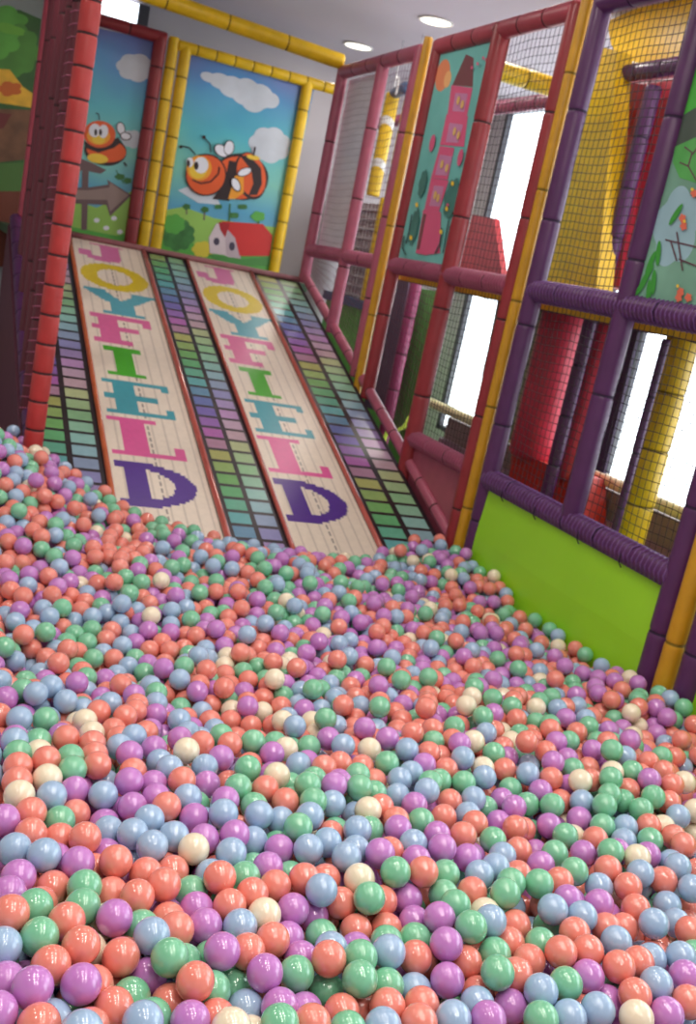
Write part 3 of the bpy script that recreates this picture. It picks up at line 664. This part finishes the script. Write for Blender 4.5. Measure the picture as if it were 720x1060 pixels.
# bay E lower
xslab('mesh_strip', [(556, 318), (568, 318), (542, 455), (524, 455)], 3.9, .05, OLV, 'grey green mesh strip left of the red roller', 'panel')
def fat(top, bot, X, r, m, label):
    a = on_x(*top, X); c = on_x(*bot, X); yy = (a.y+c.y)/2; b = MB()
    b.tube([(X, yy, c.z), (X, yy, c.z+.03), (X, yy, a.z-.03), (X, yy, a.z)], r, m, 28, rs=[r*.9, r, r, r*.9]); return tag(b.build('foam_roller'), label, 'roller', 'big foam rollers behind the nets')
fat((585, 312), (552, 475), 3.75, .15, CRIM, 'fat crimson roller behind the black net, left of a purple upright')
fat((622, 330), (594, 500), 3.75, .09, CRIM, 'slimmer crimson roller behind the black net, right of a purple upright')
xpost((611, 325), (570, 500), 3.6, .042, PURPLE, SEAMP, 'purple upright between the two crimson rollers', floor=True)
xslab('red_block', [(530, 466), (592, 492), (592, 545), (520, 545)], 3.7, .25, mat('scarlet_vinyl', (206, 52, 38), .4), 'scarlet padded block under the crimson rollers', 'padding')
# bay F lower
xslab('padded_column', [(650, 338), (661, 341), (624, 490), (610, 484)], 3.7, .02, mat('deep_violet_pad', (66, 40, 80), .5), 'deep violet padded column right of the centre purple post', 'padding')
xpost((685, 350), (642, 545), 3.45, .022, PURPLE, SEAMP, 'slim purple upright left of the broad yellow post', floor=True)
xpost((702, 345), (655, 565), 3.6, .085, YELLOW, SEAMY, 'broad yellow post behind the black net at the right', floor=True)
# ------------------------------------------------------------------ the balls
RB = .036
def surf(x, y):
    z = .465 + .42*np.exp(-(((x-.25)/.42)**2+((y-4.95)/.55)**2)) - .07*np.exp(-(((x-1.75)/.3)**2+((y-2.15)/.25)**2))
    z -= .13*np.exp(-(((x-1.85)/.75)**4+((y-4.9)/.45)**2))
    z += .022*np.sin(2.3*x+1.1*y+.5)+.02*np.sin(1.2*x-2.9*y)+.012*np.sin(5.1*x+4.3*y)
    z += .05*np.exp(-(((x-.2)/.5)**2+((y-2.6)/.8)**2))
    return z
SEEN = (
    'L25,910 C59,921 L80,906 M88,929 M84,941 C118,925 C138,935 C166,924 M39,948 L15,936 C16,955 W2,954 C68,959 M38,971 L119,964 W111,949 M148,962 C81,988 W'
    '100,984 B161,978 B10,984 C131,989 C45,1005 C122,1001 L11,1014 M172,999 C100,1015 L84,1030 M136,1030 L151,1015 B48,1044 C118,1042 C170,1032 L5,1045 L28'
    ',1028 C96,1051 M152,1050 B148,1058 C39,1061 B90,1062 C34,930 C175,954 C118,902 C150,905 C185,909 B220,904 C222,918 M255,916 L276,902 C231,940 M197,926'
    ' L202,944 L209,962 C185,970 C262,934 W272,950 B244,961 C284,924 C310,918 C335,909 C352,938 B326,928 L301,944 L324,954 L300,965 C279,976 C250,988 M334,'
    '970 M211,990 M184,996 L308,986 B350,985 C339,1002 M305,1012 L269,1012 C200,1022 M220,1020 M241,1021 L229,1002 M336,1029 C358,1040 B256,1045 C224,1048 '
    'L289,1045 L195,1056 C320,1058 W232,1061 W252,1060 M284,1060 L312,1040 W374,915 M402,912 C431,912 M460,905 B496,906 M381,935 L419,938 C399,940 C369,960'
    ' C399,958 M458,925 M469,938 C490,924 M522,929 M530,918 L425,954 L453,956 W502,945 B508,960 M485,968 C531,960 M429,972 M400,975 L370,980 L456,985 M509,'
    '989 C428,992 C524,984 B398,992 M370,996 C480,996 M511,1012 C535,1008 L460,1015 B428,1018 M371,1018 M398,1014 C492,1028 C371,1042 C398,1035 L526,1044 C'
    '418,1049 B464,1050 L498,1052 B495,1040 B391,1055 C440,1038 M365,1060 M556,921 M598,906 B620,915 C578,915 C650,919 B660,908 C684,914 B712,919 L586,932 '
    'L620,936 B571,949 C655,940 B690,938 B604,951 B699,955 C596,966 C628,961 C644,958 B676,964 B639,978 C712,966 C580,989 C610,986 M556,980 B699,991 C639,1'
    '000 C655,1000 B674,994 M715,986 C549,1000 L708,1012 B557,1025 M588,1021 L609,1015 B680,1019 C651,1031 C712,1039 B615,1045 W658,1052 L690,1050 M560,105'
    '5 B588,1052 M41,768 C68,770 B119,772 B138,765 L134,781 L159,776 W39,779 B10,772 M19,781 C16,795 C49,790 M75,786 C92,771 C95,781 B165,789 C138,799 C101'
    ',800 M76,800 C19,809 W51,808 W20,825 B55,826 L79,821 B106,829 L130,816 L159,812 B175,801 L164,828 L136,836 C171,838 C30,845 L4,850 M64,851 C79,845 L10'
    '6,854 B154,856 C88,874 B135,871 B175,869 C34,866 C59,865 B18,881 B41,890 L59,888 B111,866 L112,882 B158,881 C102,898 C175,899 L186,765 C208,770 M229,7'
    '62 M260,772 W192,784 L228,785 B211,796 C239,774 L281,786 W296,778 M320,775 L339,765 B355,772 M255,801 W285,806 B309,794 L211,815 C190,812 B195,828 M24'
    '8,818 L231,831 M262,835 C276,820 C294,832 M315,816 M328,808 C338,799 C351,792 L344,819 L352,810 L198,849 B231,851 B266,852 B290,852 B319,845 B342,838 '
    'M310,862 C344,864 M324,832 L214,872 B258,870 W202,886 B234,892 B184,874 L288,880 B318,882 B341,878 M300,904 B355,892 L239,872 W382,776 L404,769 C428,7'
    '65 B421,779 C445,781 L438,792 M400,790 C459,795 L474,772 W488,769 B478,785 C375,794 C387,808 M369,804 B426,800 B415,809 M446,815 M455,808 M478,811 W49'
    '9,795 B500,805 C522,799 B411,825 M374,822 M392,824 B439,824 L429,834 C465,831 B489,828 M506,838 L520,829 M512,782 M525,818 C390,836 W379,845 M432,850 '
    'C459,846 C406,848 B482,848 L408,859 M385,860 L452,864 C480,868 C491,854 L514,854 L532,840 C532,858 M509,872 B371,865 B426,872 C408,881 L452,885 B366,8'
    '79 L388,890 L482,891 B520,886 C535,880 B512,898 C535,905 L429,892 C545,768 C626,770 M635,778 B648,786 M654,799 L668,810 C670,790 C571,808 L572,791 B54'
    '6,801 L560,821 W598,811 C609,808 M629,809 W635,801 C684,800 C695,814 W705,809 C651,818 M592,801 M631,825 B600,832 C579,831 M546,832 M626,838 M646,828 '
    'M662,840 M675,826 C695,831 B699,846 W715,839 L600,848 M570,839 L565,858 W589,864 C617,868 C542,859 W685,856 B651,860 M625,855 B645,870 C666,858 L640,8'
    '80 C690,865 C700,876 M671,870 L673,888 M585,874 M574,884 L560,898 L605,885 C628,900 M634,890 W655,891 B695,890 B700,900 C715,900 M684,784 L652,771 L58'
    '8,816')
SEEN = [('CLMBW'.index(t[0]), *map(float, t[1:].split(','))) for t in SEEN.split()]
def front_balls():
    """the balls of the front rows: each back onto the heap's surface, along its line of sight"""
    out = []
    for k, x, y in SEEN:
        d = px(x, y); t = 1.3/-d.z
        for _ in range(12):
            p = CAM+d*t; h = float(surf(p.x, p.y))-.45*RB; t = (h-1.8)/d.z
        out.append((*(CAM+d*t), *(d.normalized())))
    return np.array(out)
def simulate():
    rng = np.random.default_rng(11)
    X0, X1, Y0, Y1 = -.75, XR-.03, .75, 5.5
    n = int((X1-X0)*(Y1-Y0)*500)
    p = np.empty((n, 3)); p[:, 0] = rng.uniform(X0, X1, n); p[:, 1] = rng.uniform(Y0, Y1, n)
    p[:, 2] = surf(p[:, 0], p[:, 1])-.155+rng.uniform(0, .17, n)
    # keep what the photograph or a step beside it could see
    q = p-np.array(CAM); z = q@np.array(W_); ux = 360+F_PX*(q@np.array(R_))/z; uy = 530-F_PX*(q@np.array(U_))/z
    p = p[(z > .3) & (ux > -330) & (ux < 1050) & (uy < 1330)]
    p = p[(p[:, 0] < .5) | (p[:, 2] > 1.8-.185+SLB*(p[:, 1]-8.2)+RB)]
    F = front_balls(); nf_ = len(F); home = F[:, :3].copy(); ray = F[:, 3:]
    p = np.vstack([home, p]); pin = np.arange(len(p)) < nf_
    D = 2*RB
    def pairs(p, cut):
        c = np.floor(p/cut).astype(np.int64); c -= c.min(0); dim = c.max(0)+3; c += 1
        key = (c[:, 0]*dim[1]+c[:, 1])*dim[2]+c[:, 2]; order = np.argsort(key, kind='stable'); ks = key[order]
        I = []; J = []
        for dx in (-1, 0, 1):
            for dy in (-1, 0, 1):
                for dz in (-1, 0, 1):
                    off = (dx*dim[1]+dy)*dim[2]+dz
                    if off < 0: continue
                    lo = np.searchsorted(ks, key+off, 'left'); hi = np.searchsorted(ks, key+off, 'right'); cnt = hi-lo
                    for k in range(int(cnt.max())):
                        s = np.nonzero(cnt > k)[0]; a = s; b_ = order[lo[s]+k]
                        m = (a < b_) if off == 0 else np.ones(len(a), bool)
                        I.append(a[m]); J.append(b_[m])
        I = np.concatenate(I); J = np.concatenate(J); d = p[I]-p[J]; m = (d*d).sum(1) < cut*cut
        return I[m], J[m]
    slope_n = np.array([0, -SLB, 1.0]); slope_n /= np.linalg.norm(slope_n)
    for it in range(165):
        if it % 4 == 0: I, J = pairs(p, D*1.3)
        if it < 140: p[~pin, 2] -= .0018
        d = p[I]-p[J]; L = np.sqrt((d*d).sum(1))+1e-9; ov = D-L; m = ov > 0
        c = (d[m]/L[m, None])*(ov[m]*.5*.9)[:, None]; acc = np.zeros_like(p)
        cn = np.bincount(I[m], minlength=len(p))+np.bincount(J[m], minlength=len(p))
        for k in range(3):
            acc[:, k] = np.bincount(I[m], c[:, k], len(p))-np.bincount(J[m], c[:, k], len(p))
        acc[~pin] *= 1.5
        p += acc/np.maximum(1, cn/2.2)[:, None]
        # the front rows slide along their line of sight only, close to the surface
        f = p[:nf_]-home; a = np.clip((f*ray).sum(1), -1.1*RB, 1.3*RB)
        lat = f-(f*ray).sum(1)[:, None]*ray
        if it < 105: p[:nf_] = home+a[:, None]*ray+lat*.45      # then let go, so that no two balls share a place
        # others stay under the front rows
        g = p[nf_:]; q = g-np.array(CAM); z = q@np.array(W_); uy = 530-F_PX*(q@np.array(U_))/z; ux = 360+F_PX*(q@np.array(R_))/z
        m = (uy > 772) & (uy < 1062) & (ux > -5) & (ux < 725)
        g[m, 2] = np.minimum(g[m, 2], surf(g[m, 0], g[m, 1])-1.35*RB)
        p[:, 2] = np.maximum(p[:, 2], surf(p[:, 0], p[:, 1])-.165)
        p[:, 0] = np.minimum(p[:, 0], XR-.045-RB)
        # slides and the dividers on them
        sd = (p[:, 2]-(1.8-.185+SLB*(p[:, 1]-8.2)+.02))/1.07-RB
        m = (sd < 0) & (p[:, 0] > .5) & (p[:, 0] < 2.95)
        p[m] -= slope_n*sd[m, None]*.6
        # posts standing in the pit
        for (qx, qy, r) in ((.59, 5.2, .05), (XR, P['P6p'], .055), (XR-.02, P['P6y'], .05), (XR, P['P6q'], .055), (XR, P['P4p'], .055), (XR-.02, P['P4y'], .05), (XR, P['P4r'], .055)):
            dx = p[:, 0]-qx; dy = p[:, 1]-qy; rr = np.sqrt(dx*dx+dy*dy)+1e-9; m = rr < r+RB
            p[m, 0] += dx[m]/rr[m]*(r+RB-rr[m]); p[m, 1] += dy[m]/rr[m]*(r+RB-rr[m])
    return p
pos = simulate()
# how much of each ball the photograph's view shows (painter's z-buffer at half size)
q = pos-np.array(CAM); dz = q@np.array(W_); ux = 360+F_PX*(q@np.array(R_))/dz; uy = 530-F_PX*(q@np.array(U_))/dz; rp = F_PX*RB/dz
idx = np.full((530, 360), -1, int); zb = np.full((530, 360), 1e9)
for i in np.argsort(-dz):
    x, y, r = ux[i]/2, uy[i]/2, rp[i]/2
    x0, x1, y0, y1 = max(0, int(x-r)), min(360, int(x+r)+2), max(0, int(y-r)), min(530, int(y+r)+2)
    if x0 >= x1 or y0 >= y1: continue
    yy, xx = np.mgrid[y0:y1, x0:x1]; rr = ((xx+.5-x)**2+(yy+.5-y)**2)/(r*r); m = rr < 1
    zz = dz[i]-RB*np.sqrt(np.maximum(0, 1-rr)); m &= zz < zb[y0:y1, x0:x1]
    idx[y0:y1, x0:x1][m] = i; zb[y0:y1, x0:x1][m] = zz[m]
shown = np.bincount(idx[idx >= 0].ravel(), minlength=len(pos))
KINDS = [('coral', (232, 134, 118)), ('lilac', (192, 124, 196)), ('mint', (120, 192, 152)), ('blue', (156, 184, 214)), ('cream', (236, 222, 194))]
rng = np.random.default_rng(5)
kind = rng.choice(5, len(pos), p=[.34, .235, .19, .19, .045])
kind[:len(SEEN)] = [k for k, _, _ in SEEN]
order = np.argsort(-shown); single = order[:300]; rest = np.array(sorted(set(range(len(pos)))-set(single.tolist())))
bm_ = []
for nme, c in KINDS: bm_.append(mat('ball_plastic_'+nme.replace(' ', '_'), c, .17, var=.03, scale=20, spec=.6, coat=.6))
for m in bm_:
    b_ = m.node_tree.nodes['Principled BSDF']; b_.inputs['Coat IOR'].default_value = 1.6; b_.inputs['Coat Roughness'].default_value = .09
import bmesh
def ico(sub, ridge):
    b = bmesh.new(); bmesh.ops.create_icosphere(b, subdivisions=sub, radius=RB)
    me = bpy.data.meshes.new('play_ball'); b.to_mesh(me); b.free()
    me.polygons.foreach_set('use_smooth', [True]*len(me.polygons)); me.update(); return me
base_me = []
for k in range(5):
    me = ico(4, True); me.materials.append(bm_[k]); base_me.append(me)
# labels of the nearest balls: colour, place in the picture and the colours of the balls touching it there
def nbr(i, dirx, diry):
    best, bj = 1e9, None
    for j in vis:
        if j == i: continue
        dx, dy = ux[j]-ux[i], uy[j]-uy[i]; d = math.hypot(dx, dy)
        if d > 3.0*rp[i] or d < 1: continue
        if (dx*dirx+dy*diry)/d < .8: continue
        if d < best: best, bj = d, j
    return bj
vis = [int(i) for i in order[:600] if shown[i] > 30]
def zone(x, y):
    c = 'left' if x < 240 else ('middle' if x < 480 else 'right')
    r = 'bottom' if y > 960 else ('low front' if y > 860 else 'upper front')
    if r == 'bottom': return {'left': 'near the bottom left corner', 'middle': 'at the bottom middle', 'right': 'near the bottom right corner'}[c]
    if r == 'low front': return {'left': 'in the left foreground', 'middle': 'in the middle foreground', 'right': 'in the right foreground'}[c]
    return {'left': 'behind the left foreground', 'middle': 'behind the middle foreground', 'right': 'behind the right foreground'}[c]
protos = {}; used_labels = set()
for i in single:
    i = int(i); k = int(kind[i]); nm = KINDS[k][0]
    l, r = nbr(i, -1, 0), nbr(i, 1, 0); u = nbr(i, 0, -1)
    bits = []
    z = zone(ux[i], uy[i])
    ln = KINDS[kind[l]][0] if l is not None else None; rn = KINDS[kind[r]][0] if r is not None else None; un = KINDS[kind[u]][0] if u is not None else None
    s = '%s ball %s' % (nm, z)
    if ln: s += ', %s left' % ln
    if rn: s += ', %s right' % rn
    if un: s += ', %s behind' % un
    if s in used_labels:
        d_ = nbr(i, 0, 1)
        if d_ is not None: s += ', %s in front' % KINDS[kind[d_]][0]
    used_labels.add(s)
    if k in protos: o = protos[k].copy()
    else: o = bpy.data.objects.new('play_ball', base_me[k]); protos[k] = o
    COL.objects.link(o); o.location = tuple(pos[i]); o.rotation_euler = (rng.uniform(0, 6), rng.uniform(0, 6), 0)
    o['label'] = s; o['category'] = 'ball'; o['group'] = 'plastic balls in the front of the pit'
# the balls beyond the nearest three hundred, as one object
b = bmesh.new(); bmesh.ops.create_icosphere(b, subdivisions=3, radius=RB)
bv = np.array([v.co[:] for v in b.verts]); bf = np.array([[v.index for v in f.verts] for f in b.faces]); b.free()
n = len(rest); V = (pos[rest][:, None, :]+bv[None]).reshape(-1, 3); Fc = (bf[None]+(np.arange(n)*len(bv))[:, None, None]).reshape(-1)
me = bpy.data.meshes.new('play_balls'); me.vertices.add(len(V)); me.vertices.foreach_set('co', V.ravel().astype(np.float32))
nf = len(Fc)//3; me.loops.add(len(Fc)); me.loops.foreach_set('vertex_index', Fc.astype(np.int32)); me.polygons.add(nf)
me.polygons.foreach_set('loop_start', np.arange(0, nf*3, 3, dtype=np.int32)); me.polygons.foreach_set('loop_total', np.full(nf, 3, np.int32))
for m in bm_: me.materials.append(m)
me.polygons.foreach_set('material_index', np.repeat(kind[rest], len(bf)).astype(np.int32)); me.polygons.foreach_set('use_smooth', np.ones(nf, bool)); me.update(); me.validate()
o = bpy.data.objects.new('play_balls', me); COL.objects.link(o)
tag(o, 'deep spread of pastel plastic balls filling the rest of the pit', 'balls', kind='stuff')
print('balls', len(pos), 'least shown single', shown[single].min())
